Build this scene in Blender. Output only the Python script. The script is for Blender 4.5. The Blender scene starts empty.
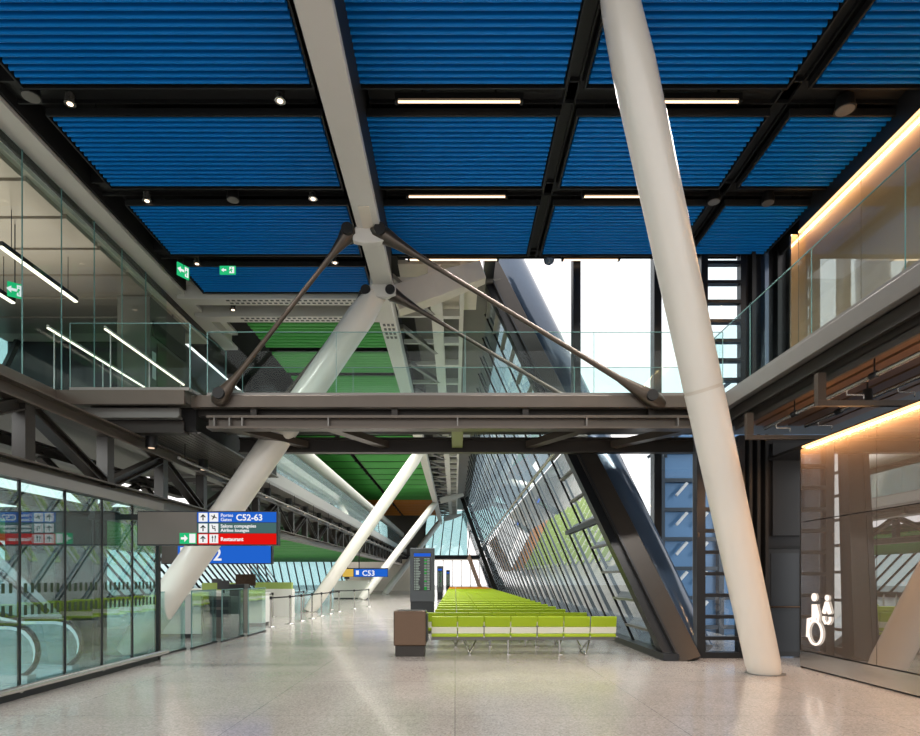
import bpy, math, random
from mathutils import Vector
random.seed(7)
SC = bpy.context.scene
C = SC.collection

# ------------------------------------------------------------ camera
F, CX, HY, EYE = 620.0, 455.0, 578.0, 1.6
cd = bpy.data.cameras.new('camera'); cam = bpy.data.objects.new('camera', cd); C.objects.link(cam)
cam.location = (0, 0, EYE); cam.rotation_euler = (math.pi/2, 0, 0)
cd.sensor_fit = 'HORIZONTAL'; cd.sensor_width = 36; cd.lens = 36*F/920
cd.shift_x = (460-CX)/920; cd.shift_y = (HY-368)/920
cd.clip_start = .05; cd.clip_end = 500
SC.camera = cam

# ------------------------------------------------------------ world, exposure
w = bpy.data.worlds.new('sky'); SC.world = w; w.use_nodes = True
bg = w.node_tree.nodes['Background']
bg.inputs[0].default_value = (1.0, .965, .955, 1); bg.inputs[1].default_value = 1.5
SC.view_settings.view_transform = 'Standard'; SC.view_settings.look = 'None'
SC.view_settings.gamma = 1; SC.view_settings.exposure = 0.28
try: SC.view_settings.use_curve_mapping = False
except Exception: pass

def area(name, loc, size, size_y, power, color, rot=(0,0,0)):
    l = bpy.data.lights.new(name, 'AREA'); l.shape = 'RECTANGLE'; l.size = size; l.size_y = size_y
    l.energy = power; l.color = color; l.spread = math.radians(125 if 'ceiling' in name else 180)
    o = bpy.data.objects.new(name, l); o.location = loc; o.rotation_euler = rot; C.objects.link(o); return o
# hall lights sit at the lamp rows; nave and waiting-area lights are added fill
area('nave_ceiling_fill', (-4.0, 36, 8.9), 4, 34, 2000, (1, .97, .93))
area('side_bay_ceiling_light', (-14, 40, 3.5), 10, 40, 1600, (1, .98, .95))
area('waiting_area_ceiling_fill', (-.4, 28, 8.6), 1.6, 26, 900, (1, .97, .92))
area('hall_ceiling_light', (2.9, 9.92, 9.12), 5, .3, 220, (1, .94, .88))
area('hall_ceiling_light', (2.9, 12.39, 9.12), 5, .3, 220, (1, .94, .88))
area('hall_ceiling_light', (-4.5, 9.92, 9.12), 3, .3, 160, (1, .94, .88))
area('gallery_up_fill', (-10.5, 11, 7.9), 4, 10, 150, (1, .84, .7), (math.pi, 0, 0))  # unseen upward area light added to brighten the gallery ceiling
area('passage_fill', (-1, 79, 3.8), 8, 4, 400, (1, .97, .95))  # unseen fill added to lift the far end

# ------------------------------------------------------------ materials
def lin(c):
    c = c/255.
    return c/12.92 if c <= .04045 else ((c+.055)/1.055)**2.4
def rgb(r, g, b): return (lin(r), lin(g), lin(b), 1)
M = {}
def mat(name, col, rough=.5, metal=0, spec=.5, noise=0, scale=4, stretch=(1,1,1), bump=0, coat=0):
    m = bpy.data.materials.new(name); m.use_nodes = True; nt = m.node_tree
    p = nt.nodes['Principled BSDF']
    p.inputs['Base Color'].default_value = rgb(*col); p.inputs['Roughness'].default_value = rough
    p.inputs['Metallic'].default_value = metal; p.inputs['Specular IOR Level'].default_value = spec
    p.inputs['Coat Weight'].default_value = coat
    if noise or bump:
        tc = nt.nodes.new('ShaderNodeTexCoord'); mp = nt.nodes.new('ShaderNodeMapping'); mp.inputs['Scale'].default_value = stretch
        n = nt.nodes.new('ShaderNodeTexNoise'); n.inputs['Scale'].default_value = scale; n.inputs['Detail'].default_value = 5
        nt.links.new(tc.outputs['Object'], mp.inputs[0]); nt.links.new(mp.outputs[0], n.inputs['Vector'])
        if noise:
            r = nt.nodes.new('ShaderNodeMapRange'); r.inputs['To Min'].default_value = 1-noise; r.inputs['To Max'].default_value = 1+noise
            nt.links.new(n.outputs['Fac'], r.inputs['Value'])
            h = nt.nodes.new('ShaderNodeHueSaturation'); h.inputs['Color'].default_value = rgb(*col)
            nt.links.new(r.outputs[0], h.inputs['Value']); nt.links.new(h.outputs[0], p.inputs['Base Color'])
        if bump:
            b = nt.nodes.new('ShaderNodeBump'); b.inputs['Strength'].default_value = bump; b.inputs['Distance'].default_value = .01
            nt.links.new(n.outputs['Fac'], b.inputs['Height']); nt.links.new(b.outputs[0], p.inputs['Normal'])
    M[name] = m; return m
def emis(name, col, s):
    m = bpy.data.materials.new(name); m.use_nodes = True; nt = m.node_tree; nt.nodes.clear()
    e = nt.nodes.new('ShaderNodeEmission'); e.inputs[0].default_value = rgb(*col); e.inputs[1].default_value = s
    o = nt.nodes.new('ShaderNodeOutputMaterial'); nt.links.new(e.outputs[0], o.inputs[0]); M[name] = m; return m
def glass(name, tint, f0, rough=0.0, gcol=(255,255,255), f90=1.0, frost=0, frostcol=(200,220,220), tip=None):
    m = bpy.data.materials.new(name); m.use_nodes = True; nt = m.node_tree; nt.nodes.clear(); N = nt.nodes.new; L = nt.links.new
    o = N('ShaderNodeOutputMaterial'); t = N('ShaderNodeBsdfTransparent'); t.inputs[0].default_value = rgb(*tint)
    g = N('ShaderNodeBsdfGlossy'); g.inputs['Roughness'].default_value = rough; g.inputs[0].default_value = rgb(*gcol)
    lw = N('ShaderNodeLayerWeight'); lw.inputs[0].default_value = .5
    pw = N('ShaderNodeMath'); pw.operation = 'POWER'; pw.inputs[1].default_value = 5; L(lw.outputs['Facing'], pw.inputs[0])
    ma = N('ShaderNodeMath'); ma.operation = 'MULTIPLY_ADD'; ma.inputs[1].default_value = f90-f0; ma.inputs[2].default_value = f0
    L(pw.outputs[0], ma.inputs[0]); mx = N('ShaderNodeMixShader'); L(ma.outputs[0], mx.inputs[0])
    src = t.outputs[0]
    if tip:      # panes stay flat; mirror normal turned inward to shape the reflections
        ge = N('ShaderNodeNewGeometry'); dp = N('ShaderNodeVectorMath'); dp.operation = 'DOT_PRODUCT'; dp.inputs[1].default_value = tip
        sg = N('ShaderNodeMath'); sg.operation = 'SIGN'; sc_ = N('ShaderNodeVectorMath'); sc_.operation = 'SCALE'; sc_.inputs[0].default_value = tip
        L(ge.outputs['Normal'], dp.inputs[0]); L(dp.outputs['Value'], sg.inputs[0]); L(sg.outputs[0], sc_.inputs['Scale']); L(sc_.outputs[0], g.inputs['Normal'])
    if frost:
        d = N('ShaderNodeBsdfDiffuse'); d.inputs[0].default_value = rgb(*frostcol)
        m2 = N('ShaderNodeMixShader'); m2.inputs[0].default_value = frost; L(t.outputs[0], m2.inputs[1]); L(d.outputs[0], m2.inputs[2]); src = m2.outputs[0]
    L(src, mx.inputs[1]); L(g.outputs[0], mx.inputs[2]); L(mx.outputs[0], o.inputs[0]); M[name] = m; return m

mat('blue_paint', (0, 124, 208), .4, spec=.22)
mat('blue_back', (0, 20, 54), .6)
mat('green_paint', (66, 160, 66), .5)
mat('green_back', (30, 70, 36), .6)
mat('orange_paint', (205, 130, 40), .5)
mat('orange_back', (110, 66, 24), .6)
mat('black_metal', (14, 15, 16), .55, noise=.15)
mat('soffit_black', (10, 10, 11), .8)
mat('white_steel', (205, 203, 197), .42, noise=.04, scale=2)
mat('column_white', (226, 222, 212), .3, noise=.04, scale=1.5, coat=.3)
mat('light_grey', (150, 149, 146), .4, .1, noise=.05)
mat('grey_steel', (120, 118, 114), .35, .3, noise=.06)
mat('bronze_steel', (84, 76, 68), .34, .35, noise=.1, scale=3)
mat('dark_bronze', (52, 48, 44), .4, .4, noise=.12)
mat('dark_steel', (34, 37, 41), .35, .3, noise=.1)
mat('rod_steel', (84, 76, 68), .28, .7)
mat('stainless', (190, 188, 184), .25, .9)
mat('brushed_bronze', (98, 80, 66), .22, .85, noise=.1, scale=3, stretch=(30,30,.6))
mat('slate_tube', (70, 88, 110), .16, .2, spec=.7, noise=.06)
mat('mullion_dark', (16, 19, 23), .35, .2)
mat('slat_soffit', (96, 92, 88), .35, .5)
mat('gallery_white', (214, 206, 192), .4, noise=.06)
mat('board_metal', (176, 166, 156), .32, .6, noise=.1, scale=1.2, bump=.6, stretch=(.3,1,1))
mat('wall_dark', (30, 31, 34), .45, noise=.1)
mat('portal_grey', (92, 90, 84), .45, noise=.08)
mat('door_bronze', (84, 72, 60), .35, .4)
mat('painted_glass', (112, 98, 84), .05, spec=.9, coat=.6)
mat('gallery_wall', (196, 172, 140), .14, spec=.7)
mat('seat_green', (160, 186, 18), .42, noise=.03, scale=20)
mat('seat_orange', (236, 150, 30), .42, noise=.03, scale=20)
mat('seat_shell', (232, 232, 214), .4)
mat('counter_white', (226, 226, 220), .4)
mat('counter_dark', (48, 50, 52), .4)
mat('kiosk_grey', (66, 70, 74), .3, .3)
mat('screen_black', (14, 20, 24), .12)
mat('sign_grey', (104, 98, 92), .4, .2)
mat('belt_black', (20, 20, 22), .6)
mat('dash_green', (28, 52, 32), .6)
mat('apron', (170, 172, 172), .8, noise=.08, scale=.3)
mat('ext_blue', (96, 140, 184), .25, .2, noise=.2, scale=.8)
mat('ext_frame', (60, 72, 84), .4, .3)
mat('ext_white', (235, 238, 240), .4)
mat('handrail_black', (22, 24, 28), .25)
mat('escalator_steel', (196, 206, 210), .25, .5)
emis('warm_tube', (255, 216, 176), 2.2)
emis('warm_strip', (255, 196, 130), 2.5)
emis('white_tube', (255, 236, 214), 2.2)
emis('rail_guide_glow', (225, 238, 242), .8)  # pale steel guide given a glow in its colour; no lamp
emis('spot_glow', (255, 226, 196), 2.5)
emis('faint_lens', (255, 222, 190), .9)
emis('sign_blue', (36, 104, 214), 0.74)
emis('sign_teal', (84, 122, 122), 0.59)
emis('sign_red', (236, 22, 18), 0.74)
emis('sign_white', (255, 255, 255), 0.74)
emis('exit_green', (38, 190, 120), 0.81)
emis('screen_blue', (40, 100, 220), 0.74)
emis('screen_text', (190, 205, 190), 0.44)
emis('screen_green', (40, 190, 70), 0.59)
emis('icon_glow', (255, 238, 222), 1.15)
emis('yellow_sign', (236, 196, 90), 0.67)
glass('clear_glass', (242, 250, 249), .010, f90=.4)
glass('wall_glass', (218, 238, 237), .15)
glass('facade_glass', (176, 200, 212), .42, gcol=(245,250,248))
glass('lower_facade_glass', (170, 190, 200), .72, rough=.02, gcol=(250,252,250), tip=(-.819,0,-.573))
glass('end_glass', (246, 250, 252), .03)
glass('left_facade_glass', (196, 220, 222), .12)
glass('milky_glass', (220, 238, 238), .08, frost=.25)

# floor: polished pale terrazzo with fine chips and joints
def floor_mat():
    m = bpy.data.materials.new('terrazzo'); m.use_nodes = True; nt = m.node_tree; N = nt.nodes.new; L = nt.links.new
    p = nt.nodes['Principled BSDF']; tc = N('ShaderNodeTexCoord')
    v = N('ShaderNodeTexVoronoi'); v.inputs['Scale'].default_value = 55; L(tc.outputs['Object'], v.inputs['Vector'])
    n = N('ShaderNodeTexNoise'); n.inputs['Scale'].default_value = .8; n.inputs['Detail'].default_value = 6; L(tc.outputs['Object'], n.inputs['Vector'])
    r = N('ShaderNodeValToRGB'); r.color_ramp.elements[0].color = rgb(150, 143, 137); r.color_ramp.elements[1].color = rgb(192, 186, 180)
    L(v.outputs['Color'], r.inputs[0])
    r2 = N('ShaderNodeMapRange'); r2.inputs['To Min'].default_value = .82; r2.inputs['To Max'].default_value = 1.12; L(n.outputs['Fac'], r2.inputs[0])
    h = N('ShaderNodeHueSaturation'); L(r.outputs[0], h.inputs['Color']); L(r2.outputs[0], h.inputs['Value'])
    b = N('ShaderNodeTexBrick'); b.offset = 0; b.inputs['Scale'].default_value = 1; b.inputs['Brick Width'].default_value = 2.4; b.inputs['Row Height'].default_value = 2.4
    b.inputs['Mortar Size'].default_value = .006; b.inputs['Color1'].default_value = (1,1,1,1); b.inputs['Color2'].default_value = (1,1,1,1); b.inputs['Mortar'].default_value = (.6,.6,.6,1)
    L(tc.outputs['Object'], b.inputs['Vector'])
    mx = N('ShaderNodeMix'); mx.data_type = 'RGBA'; mx.blend_type = 'MULTIPLY'; mx.inputs[0].default_value = 1
    L(h.outputs[0], mx.inputs[6]); L(b.outputs['Color'], mx.inputs[7]); L(mx.outputs[2], p.inputs['Base Color'])
    r3 = N('ShaderNodeMapRange'); r3.inputs['To Min'].default_value = .14; r3.inputs['To Max'].default_value = .28; L(n.outputs['Fac'], r3.inputs[0]); L(r3.outputs[0], p.inputs['Roughness'])
    p.inputs['Specular IOR Level'].default_value = .7; p.inputs['Coat Weight'].default_value = .25; p.inputs['Coat Roughness'].default_value = .08
    M['terrazzo'] = m
def painted_glass(name, col, f0):
    m = mat(name, col, .3); nt = m.node_tree; N = nt.nodes.new; L = nt.links.new
    p = nt.nodes['Principled BSDF']; o = nt.nodes['Material Output']
    g = N('ShaderNodeBsdfGlossy'); g.inputs['Roughness'].default_value = .01; g.inputs[0].default_value = (.95, .95, .95, 1)
    lw = N('ShaderNodeLayerWeight'); lw.inputs[0].default_value = .5
    pw = N('ShaderNodeMath'); pw.operation = 'POWER'; pw.inputs[1].default_value = 4; L(lw.outputs['Facing'], pw.inputs[0])
    ma = N('ShaderNodeMath'); ma.operation = 'MULTIPLY_ADD'; ma.inputs[1].default_value = 1-f0; ma.inputs[2].default_value = f0
    L(pw.outputs[0], ma.inputs[0]); mx = N('ShaderNodeMixShader'); L(ma.outputs[0], mx.inputs[0]); L(p.outputs[0], mx.inputs[1]); L(g.outputs[0], mx.inputs[2]); L(mx.outputs[0], o.inputs[0])
painted_glass('painted_glass', (92, 80, 70), .3)
painted_glass('gallery_wall', (150, 128, 100), .22)
floor_mat()

# ------------------------------------------------------------ mesh builder
class MB:
    def __init__(s): s.v = []; s.f = []; s.sm = []
    def add(s, vs, fs, smooth=False):
        n = len(s.v); s.v += [tuple(v) for v in vs]; s.f += [tuple(i+n for i in f) for f in fs]; s.sm += [smooth]*len(fs); return s
    def box(s, x0, x1, y0, y1, z0, z1):
        return s.add([(x0,y0,z0),(x1,y0,z0),(x1,y1,z0),(x0,y1,z0),(x0,y0,z1),(x1,y0,z1),(x1,y1,z1),(x0,y1,z1)],
              [(3,2,1,0),(4,5,6,7),(0,1,5,4),(1,2,6,5),(2,3,7,6),(3,0,4,7)])
    def bar(s, p, q, wd, h, up=(0,0,1), wd2=None, h2=None):
        p = Vector(p); q = Vector(q); d = (q-p).normalized(); u = Vector(up)
        a = d.cross(u)
        if a.length < 1e-4: a = d.cross(Vector((0,1,0)))
        a.normalize(); b = a.cross(d).normalized()
        w2 = wd if wd2 is None else wd2; hh = h if h2 is None else h2
        vs = []
        for c, W, H in ((p, wd, h), (q, w2, hh)):
            vs += [c-a*W/2-b*H/2, c+a*W/2-b*H/2, c+a*W/2+b*H/2, c-a*W/2+b*H/2]
        return s.add(vs, [(0,1,2,3),(7,6,5,4),(0,4,5,1),(1,5,6,2),(2,6,7,3),(3,7,4,0)])
    def ibeam(s, p, q, wd, h, t=.03, up=(0,0,1)):
        p = Vector(p); q = Vector(q); d = (q-p).normalized(); u = Vector(up); a = d.cross(u).normalized(); b = a.cross(d).normalized()
        s.bar(p+b*(h/2-t/2), q+b*(h/2-t/2), wd, t, up); s.bar(p-b*(h/2-t/2), q-b*(h/2-t/2), wd, t, up); s.bar(p, q, t, h-2*t, up); return s
    def tube(s, pts, rs, n=12, caps=True):
        pts = [Vector(p) for p in pts]
        if not isinstance(rs, (list, tuple)): rs = [rs]*len(pts)
        vs = []; fs = []; prev = None
        for i, p in enumerate(pts):
            d = (pts[min(i+1, len(pts)-1)]-pts[max(i-1, 0)]).normalized()
            if prev is None:
                u = Vector((0,0,1)) if abs(d.z) < .9 else Vector((0,1,0)); a = d.cross(u).normalized()
            else: a = (prev - d*prev.dot(d)).normalized()
            prev = a; b = d.cross(a)
            for k in range(n):
                t = 2*math.pi*k/n; vs.append(p+(a*math.cos(t)+b*math.sin(t))*rs[i])
        for i in range(len(pts)-1):
            for k in range(n):
                fs.append((i*n+k, i*n+(k+1)%n, (i+1)*n+(k+1)%n, (i+1)*n+k))
        s.add(vs, fs, True)
        if caps:
            s.add(vs[:n], [tuple(range(n-1,-1,-1))]); s.add(vs[-n:], [tuple(range(n))])
        return s
    def prism(s, poly, axis, a0, a1):
        # poly of 2D points extruded along axis ('x': poly is (y,z); 'y': (x,z); 'z': (x,y))
        f = {'x': lambda a,b,c: (c,a,b), 'y': lambda a,b,c: (a,c,b), 'z': lambda a,b,c: (a,b,c)}[axis]
        n = len(poly); vs = [f(p[0],p[1],a0) for p in poly]+[f(p[0],p[1],a1) for p in poly]
        return s.add(vs, [tuple(range(n-1,-1,-1)), tuple(range(n,2*n))]+[(i,(i+1)%n,n+(i+1)%n,n+i) for i in range(n)])
    def build(s, name, m, parent=None, bevel=0):
        me = bpy.data.meshes.new(name); me.from_pydata(s.v, [], s.f)
        me.polygons.foreach_set('use_smooth', s.sm); me.materials.append(M[m]); me.update()
        import bmesh
        bm = bmesh.new(); bm.from_mesh(me); bmesh.ops.recalc_face_normals(bm, faces=bm.faces); bm.to_mesh(me); bm.free()
        o = bpy.data.objects.new(name, me); C.objects.link(o)
        if parent: o.parent = parent
        if bevel:
            b = o.modifiers.new('bevel', 'BEVEL'); b.width = bevel; b.segments = 2; b.limit_method = 'ANGLE'
        return o
def tag(o, label, cat, group=None):
    o['label'] = label; o['category'] = cat
    if group: o['group'] = group
    return o
def thing(name, label, cat, loc=(0,0,0), group=None):
    o = bpy.data.objects.new(name, None); o.location = loc; o.empty_display_size = .2; C.objects.link(o)
    return tag(o, label, cat, group)
def struct(name):
    o = bpy.data.objects.new(name, None); C.objects.link(o); o['kind'] = 'structure'; return o
def st(o): o['kind'] = 'structure'; return o
def copy_tree(o, parent=None):
    c = o.copy(); C.objects.link(c); c.parent = parent
    for ch in list(o.children): copy_tree(ch, c)
    return c
def text(name, s, loc, h, m, parent=None, mirror=False, align='LEFT', rz=0, bold=0):
    cu = bpy.data.curves.new('t', 'FONT'); cu.body = s; cu.size = h; cu.extrude = .004; cu.align_x = align; cu.offset = bold; cu.resolution_u = 3
    to = bpy.data.objects.new('t', cu); C.objects.link(to); bpy.context.view_layer.update()
    me = bpy.data.meshes.new_from_object(to.evaluated_get(bpy.context.evaluated_depsgraph_get()))
    C.objects.unlink(to); bpy.data.objects.remove(to)
    me.materials.clear(); me.materials.append(M[m])
    o = bpy.data.objects.new(name, me); C.objects.link(o); o.rotation_euler = (math.pi/2, 0, rz); o.location = loc
    if parent: o.parent = parent
    return o
ORD = ['first','second','third','fourth','fifth','sixth','seventh','eighth','ninth','tenth','eleventh','twelfth','thirteenth','fourteenth','fifteenth','sixteenth','seventeenth','eighteenth','nineteenth','twentieth','twenty-first','twenty-second','twenty-third','twenty-fourth','twenty-fifth','twenty-sixth','twenty-seventh','twenty-eighth','twenty-ninth','thirtieth']

# ============================================================ SETTING
st(MB().box(-26, 7.6, -3, 82, -.2, 0).build('floor', 'terrazzo'))
st(MB().box(-90, 90, -60, 160, -.5, -.25).build('ground', 'apron'))
# dark ceiling void above the panels
st(MB().box(-7.2, 7.6, 2, 15.2, 9.85, 10.0).build('ceiling', 'soffit_black'))
st(MB().box(-7.25, -7.2, 2, 16.6, 9.3, 10.0).build('ceiling_edge_left', 'soffit_black'))
st(MB().box(7.6, 7.65, 2, 15.0, 9.15, 10.0).build('ceiling_edge_right', 'soffit_black'))
st(MB().box(-9.4, -1.3, 15.2, 76, 9.85, 10.0).build('ceiling_nave', 'soffit_black'))
st(MB().box(-25, -7.0, 20.5, 76, 3.75, 3.95).build('ceiling_side_bay', 'green_back'))

# ---------------------------------------------------------- ceiling panels
ZC = 9.2
def panel(x0, x1, y0, y1, label, colour, group, pitch, name='ceiling_panel'):
    t = thing(name, label, 'ceiling panel', ((x0+x1)/2, (y0+y1)/2, ZC), group)
    w2, d2 = (x1-x0)/2, (y1-y0)/2
    s = MB(); n = max(3, int(round((y1-y0-.06)/pitch))); pt = (y1-y0-.06)/n; r = pt*(.23 if colour == 'blue' else .4); dz = .112 if colour == 'blue' else .085
    for k in range(n):
        yc = -d2+.03+pt*(k+.5)
        s.prism([(yc+r*math.cos(a), .03+r*math.sin(a)) for a in [math.pi+i*math.pi/6 for i in range(7)]]+[(yc+r*.9, dz), (yc-r*.9, dz)], 'x', -w2+.03, w2-.03)
    s.build('slats', colour+'_paint', t)
    MB().box(-w2, w2, -d2, d2, dz, .14).build('backing', colour+'_back', t)
    f = MB(); e = .03
    f.box(-w2-e, w2+e, -d2-e, -d2, -.0, .12); f.box(-w2-e, w2+e, d2, d2+e, -.0, .12); f.box(-w2-e, -w2, -d2, d2, 0, .12); f.box(w2, w2+e, -d2, d2, 0, .12)
    f.build('frame', 'black_metal', t)
    h = MB()
    for sx in (-1, 1):
        for sy in (-1, 1): h.tube([(sx*w2*.7, sy*d2*.8, .12), (sx*w2*.7, sy*d2*.8, .66)], .012, 6)
    h.build('hangers', 'black_metal', t)
    return t
ROWS = [(7.72, 9.62), (10.22, 12.11), (12.67, 14.63), (15.15, 16.55)]
COLS = [(-6.70, -2.21, 'wide column at the left'), (-1.50, 1.70, 'centre column right of white rib'), (2.03, 5.15, 'column behind the leaning white column'), (5.53, 7.27, 'narrow column at the far right')]
ROWN = ['nearest row at top of picture', 'second row', 'third row', 'last narrow row']
for j, (y0, y1) in enumerate(ROWS):
    for i, (x0, x1, cn) in enumerate(COLS):
        if j == 3 and i > 0: continue
        panel(x0, x1, y0, y1, 'blue slatted ceiling panel, %s, %s' % (ROWN[j], cn), 'blue', 'blue slatted ceiling panels', .12)
for side, (x0, x1, nm, k0) in enumerate(((-6.2, -2.15, 'wide column beside the white roof beam', 0), (-8.7, -6.45, 'narrow outer column above the left gallery', 3))):
    k = 0; cnt = 0; ocnt = 0
    while True:
        y0 = 18.35+2.47*k
        if y0 > 74: break
        if k >= k0:
            if y0 < 58:
                o = ORD[cnt]; cnt += 1
                panel(x0, x1, y0, y0+2.05, 'green slatted ceiling panel, %s from the bridge, %s' % (o, nm), 'green', 'green slatted ceiling panels', .26)
            else:
                o = ORD[ocnt]; ocnt += 1
                panel(x0, x1, y0, y0+2.05, 'orange slatted ceiling panel, %s of the far orange ones, %s' % (o, nm), 'orange', 'orange slatted ceiling panels', .3)
        k += 1
# black service trays crossing between the panel rows / columns
def tray(x0, x1, y0, y1, label):
    t = thing('service_tray', label, 'ceiling tray', ((x0+x1)/2, (y0+y1)/2, 9.42), 'black service trays between the blue panels')
    w2, d2 = (x1-x0)/2, (y1-y0)/2
    MB().box(-w2, w2, -d2+.03, d2-.03, .0, .04).build('tray_bottom', 'black_metal', t)
    m = MB().box(-w2, w2, -d2, -d2+.03, -.06, .42).box(-w2, w2, d2-.03, d2, -.06, .42) if w2 > d2 else MB().box(-w2, -w2+.03, -d2, d2, -.06, .42).box(w2-.03, w2, -d2, d2, -.06, .42)
    m.build('tray_side', 'black_metal', t)
for (a, b, l) in ((9.68, 10.16, 'black service tray across the ceiling, nearest of the three cross trays'), (12.17, 12.6, 'black service tray across the ceiling behind the second panel row'), (14.7, 15.08, 'black service tray across the ceiling behind the third panel row')):
    tray(-1.4, 7.24 if a < 14 else 6.84, a, b, l+', right of the rib'); tray(-7.15, -2.25, a, b, l+', left of the rib')
tray(1.76, 1.97, 7, 15, 'narrow black service tray running lengthwise just left of leaning column')
tray(5.21, 5.47, 7, 15, 'narrow black service tray running lengthwise between right panel columns')

# linear warm lamps
for (xa, xb, y, l) in ((-.91, 1.04, 9.92, 'nearest row, left of leaning column'), (2.96, 4.53, 9.92, 'nearest row, right of leaning column'), (-.92, 1.0, 12.39, 'middle row, centre'), (2.58, 4.46, 12.39, 'middle row, crossing behind leaning column'), (-1.08, 1.0, 14.85, 'far row, centre'), (2.6, 3.9, 14.85, 'far row, beside the bright sky')):
    t = thing('linear_lamp', 'warm glowing linear ceiling lamp, '+l, 'lamp', ((xa+xb)/2, y, 9.2), 'warm linear lamps between the blue panels')
    w2 = (xb-xa)/2
    MB().tube([(-w2,0,.018),(w2,0,.018)], .018, 10).build('diffuser', 'warm_tube', t)
    MB().box(-w2-.05, w2+.05, -.05, .05, .036, .13).box(-w2-.05, -w2, -.05, .05, 0, .04).box(w2, w2+.05, -.05, .05, 0, .04).build('housing', 'black_metal', t)
    for q in (-.6, .6): MB().box(w2*q-.015, w2*q+.015, -.02, .02, .13, .42).build('bracket', 'black_metal', t)
# round downlights
def at(px, py, Y): return ((px-CX)/F*Y, Y, EYE+(HY-py)/F*Y)
def downlight(px, py, z, lab, r=.075, glow='spot_glow'):
    Y = (z-EYE)*F/(HY-py); x = (px-CX)/F*Y
    t = thing('downlight', lab, 'lamp', (x, Y, z), 'round ceiling downlights')
    MB().tube([(0,0,0),(0,0,.03)], [r*1.15, r*1.15], 20).tube([(0,0,.03),(0,0,.16)], [r,r], 16).build('trim_ring', 'stainless', t)
    MB().tube([(0,0,-.006),(0,0,0)], [r*.62, r*.62], 16).build('lamp_lens', glow, t)
    return t
downlight(70, 104, 9.24, 'round downlight in the nearest ceiling gap at far left')
downlight(280, 101, 9.24, 'round starry downlight in the nearest ceiling gap left of the rib')
downlight(147, 201, 9.24, 'round downlight in the second ceiling gap at far left')
downlight(313, 199, 9.24, 'round downlight in the second ceiling gap left of the rib')
downlight(197, 264, 9.24, 'round downlight in the third ceiling gap beside green exit sign')
downlight(335, 263, 9.24, 'round downlight in the third ceiling gap near the rib')
dl = downlight(233, 310, 9.2, 'round downlight between the two white perforated beams'); MB().tube([(0,0,.16),(0,0,.65)], .02, 8).build('hanger', 'black_metal', dl)
def speaker(px, py, z, lab, r=.16):
    Y = (z-EYE)*F/(HY-py); x = (px-CX)/F*Y
    t = thing('ceiling_speaker', lab, 'speaker', (x, Y, z), 'dark round ceiling speakers')
    MB().tube([(0,0,0),(0,0,.2)], [r, r*.8], 20).build('speaker_body', 'black_metal', t)
    MB().tube([(0,0,-.01),(0,0,0)], [r*.85, r*.85], 20).build('grille', 'grey_steel', t)
    MB().tube([(0,0,.2),(0,0,.6)], .015, 8).build('hanger', 'black_metal', t)
speaker(845, 110, 9.15, 'dark round ceiling speaker in the nearest gap at right')
speaker(714, 202, 9.2, 'dark round ceiling speaker in the second gap, left of its neighbour', .13)
speaker(768, 203, 9.2, 'dark round ceiling speaker in the second gap near the warm wall', .13)
speaker(233, 200, 9.2, 'flat round ceiling speaker in the second gap at left', .13)
speaker(31, 97, 9.2, 'dark round ceiling speaker at the left end of the nearest gap', .15)
t = thing('security_camera', 'dark dome security camera hanging under ceiling against the bright sky', 'camera', at(549, 262, 14.9))
MB().tube([(0,0,.06),(0,0,.3),(0,0,.62)], [.13,.09,.07], 16).build('camera_mount', 'dark_steel', t)
MB().tube([(0,0,.06),(0,0,-.02),(0,0,-.07)], [.13,.11,.03], 16).build('dome', 'slate_tube', t)

# ---------------------------------------------------------- rib and roof beams
t = thing('roof_rib', 'large pale grey painted roof rib between blue panel columns', 'roof beam', (-1.63, 7, 8.2))
MB().box(-.22, .22, -1, 7.2, 0, .14).build('beam_body', 'white_steel', t, .015)
MB().box(-.17, .17, -1, 7.2, .14, 1.64).build('upper_web', 'black_metal', t)
MB().box(-.1, .1, 4.0, 4.7, -.012, 0).build('access_plate', 'gallery_white', t)
for yy in (4.75, 7.0):
    MB().prism([(-.22, .06), (-.3, -.06), (-.3, -.24), (-.12, -.28), (.12, -.28), (.3, -.24), (.3, -.06), (.22, .06)], 'y', yy-.07, yy+.07).build('node_plate', 'white_steel', t, .02)
t = thing('roof_beam', 'long pale roof beam running along green ceiling above the sloping struts', 'roof beam', (-1.75, 14.2, 8.2))
MB().box(-.2, .2, 0, 62, 0, .45).build('beam_body', 'white_steel', t)
MB().box(-.05, .05, 0, 62, .45, 1.64).build('upper_web', 'soffit_black', t)
m = MB()
for a in range(3):
    for b in range(4): m.box(-.13+a*.11, -.06+a*.11, 1.9+b*.28, 2.05+b*.28, -.006, .001)
m.build('vent_holes', 'dark_steel', t)
t = thing('edge_beam', 'long pale grey edge beam above left gallery glass', 'roof beam', (-7.68, 4, 9.24))
MB().box(-.06, .4, 0, 16.8, .0, .1).box(-.06, .4, 0, 16.8, .5, .6).box(.12, .2, 0, 16.8, .1, .5).build('beam_body', 'white_steel', t, .01)
MB().box(-.14, -.06, 0, 16.8, -.12, .6).build('trim_channel', 'dark_bronze', t)
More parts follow.
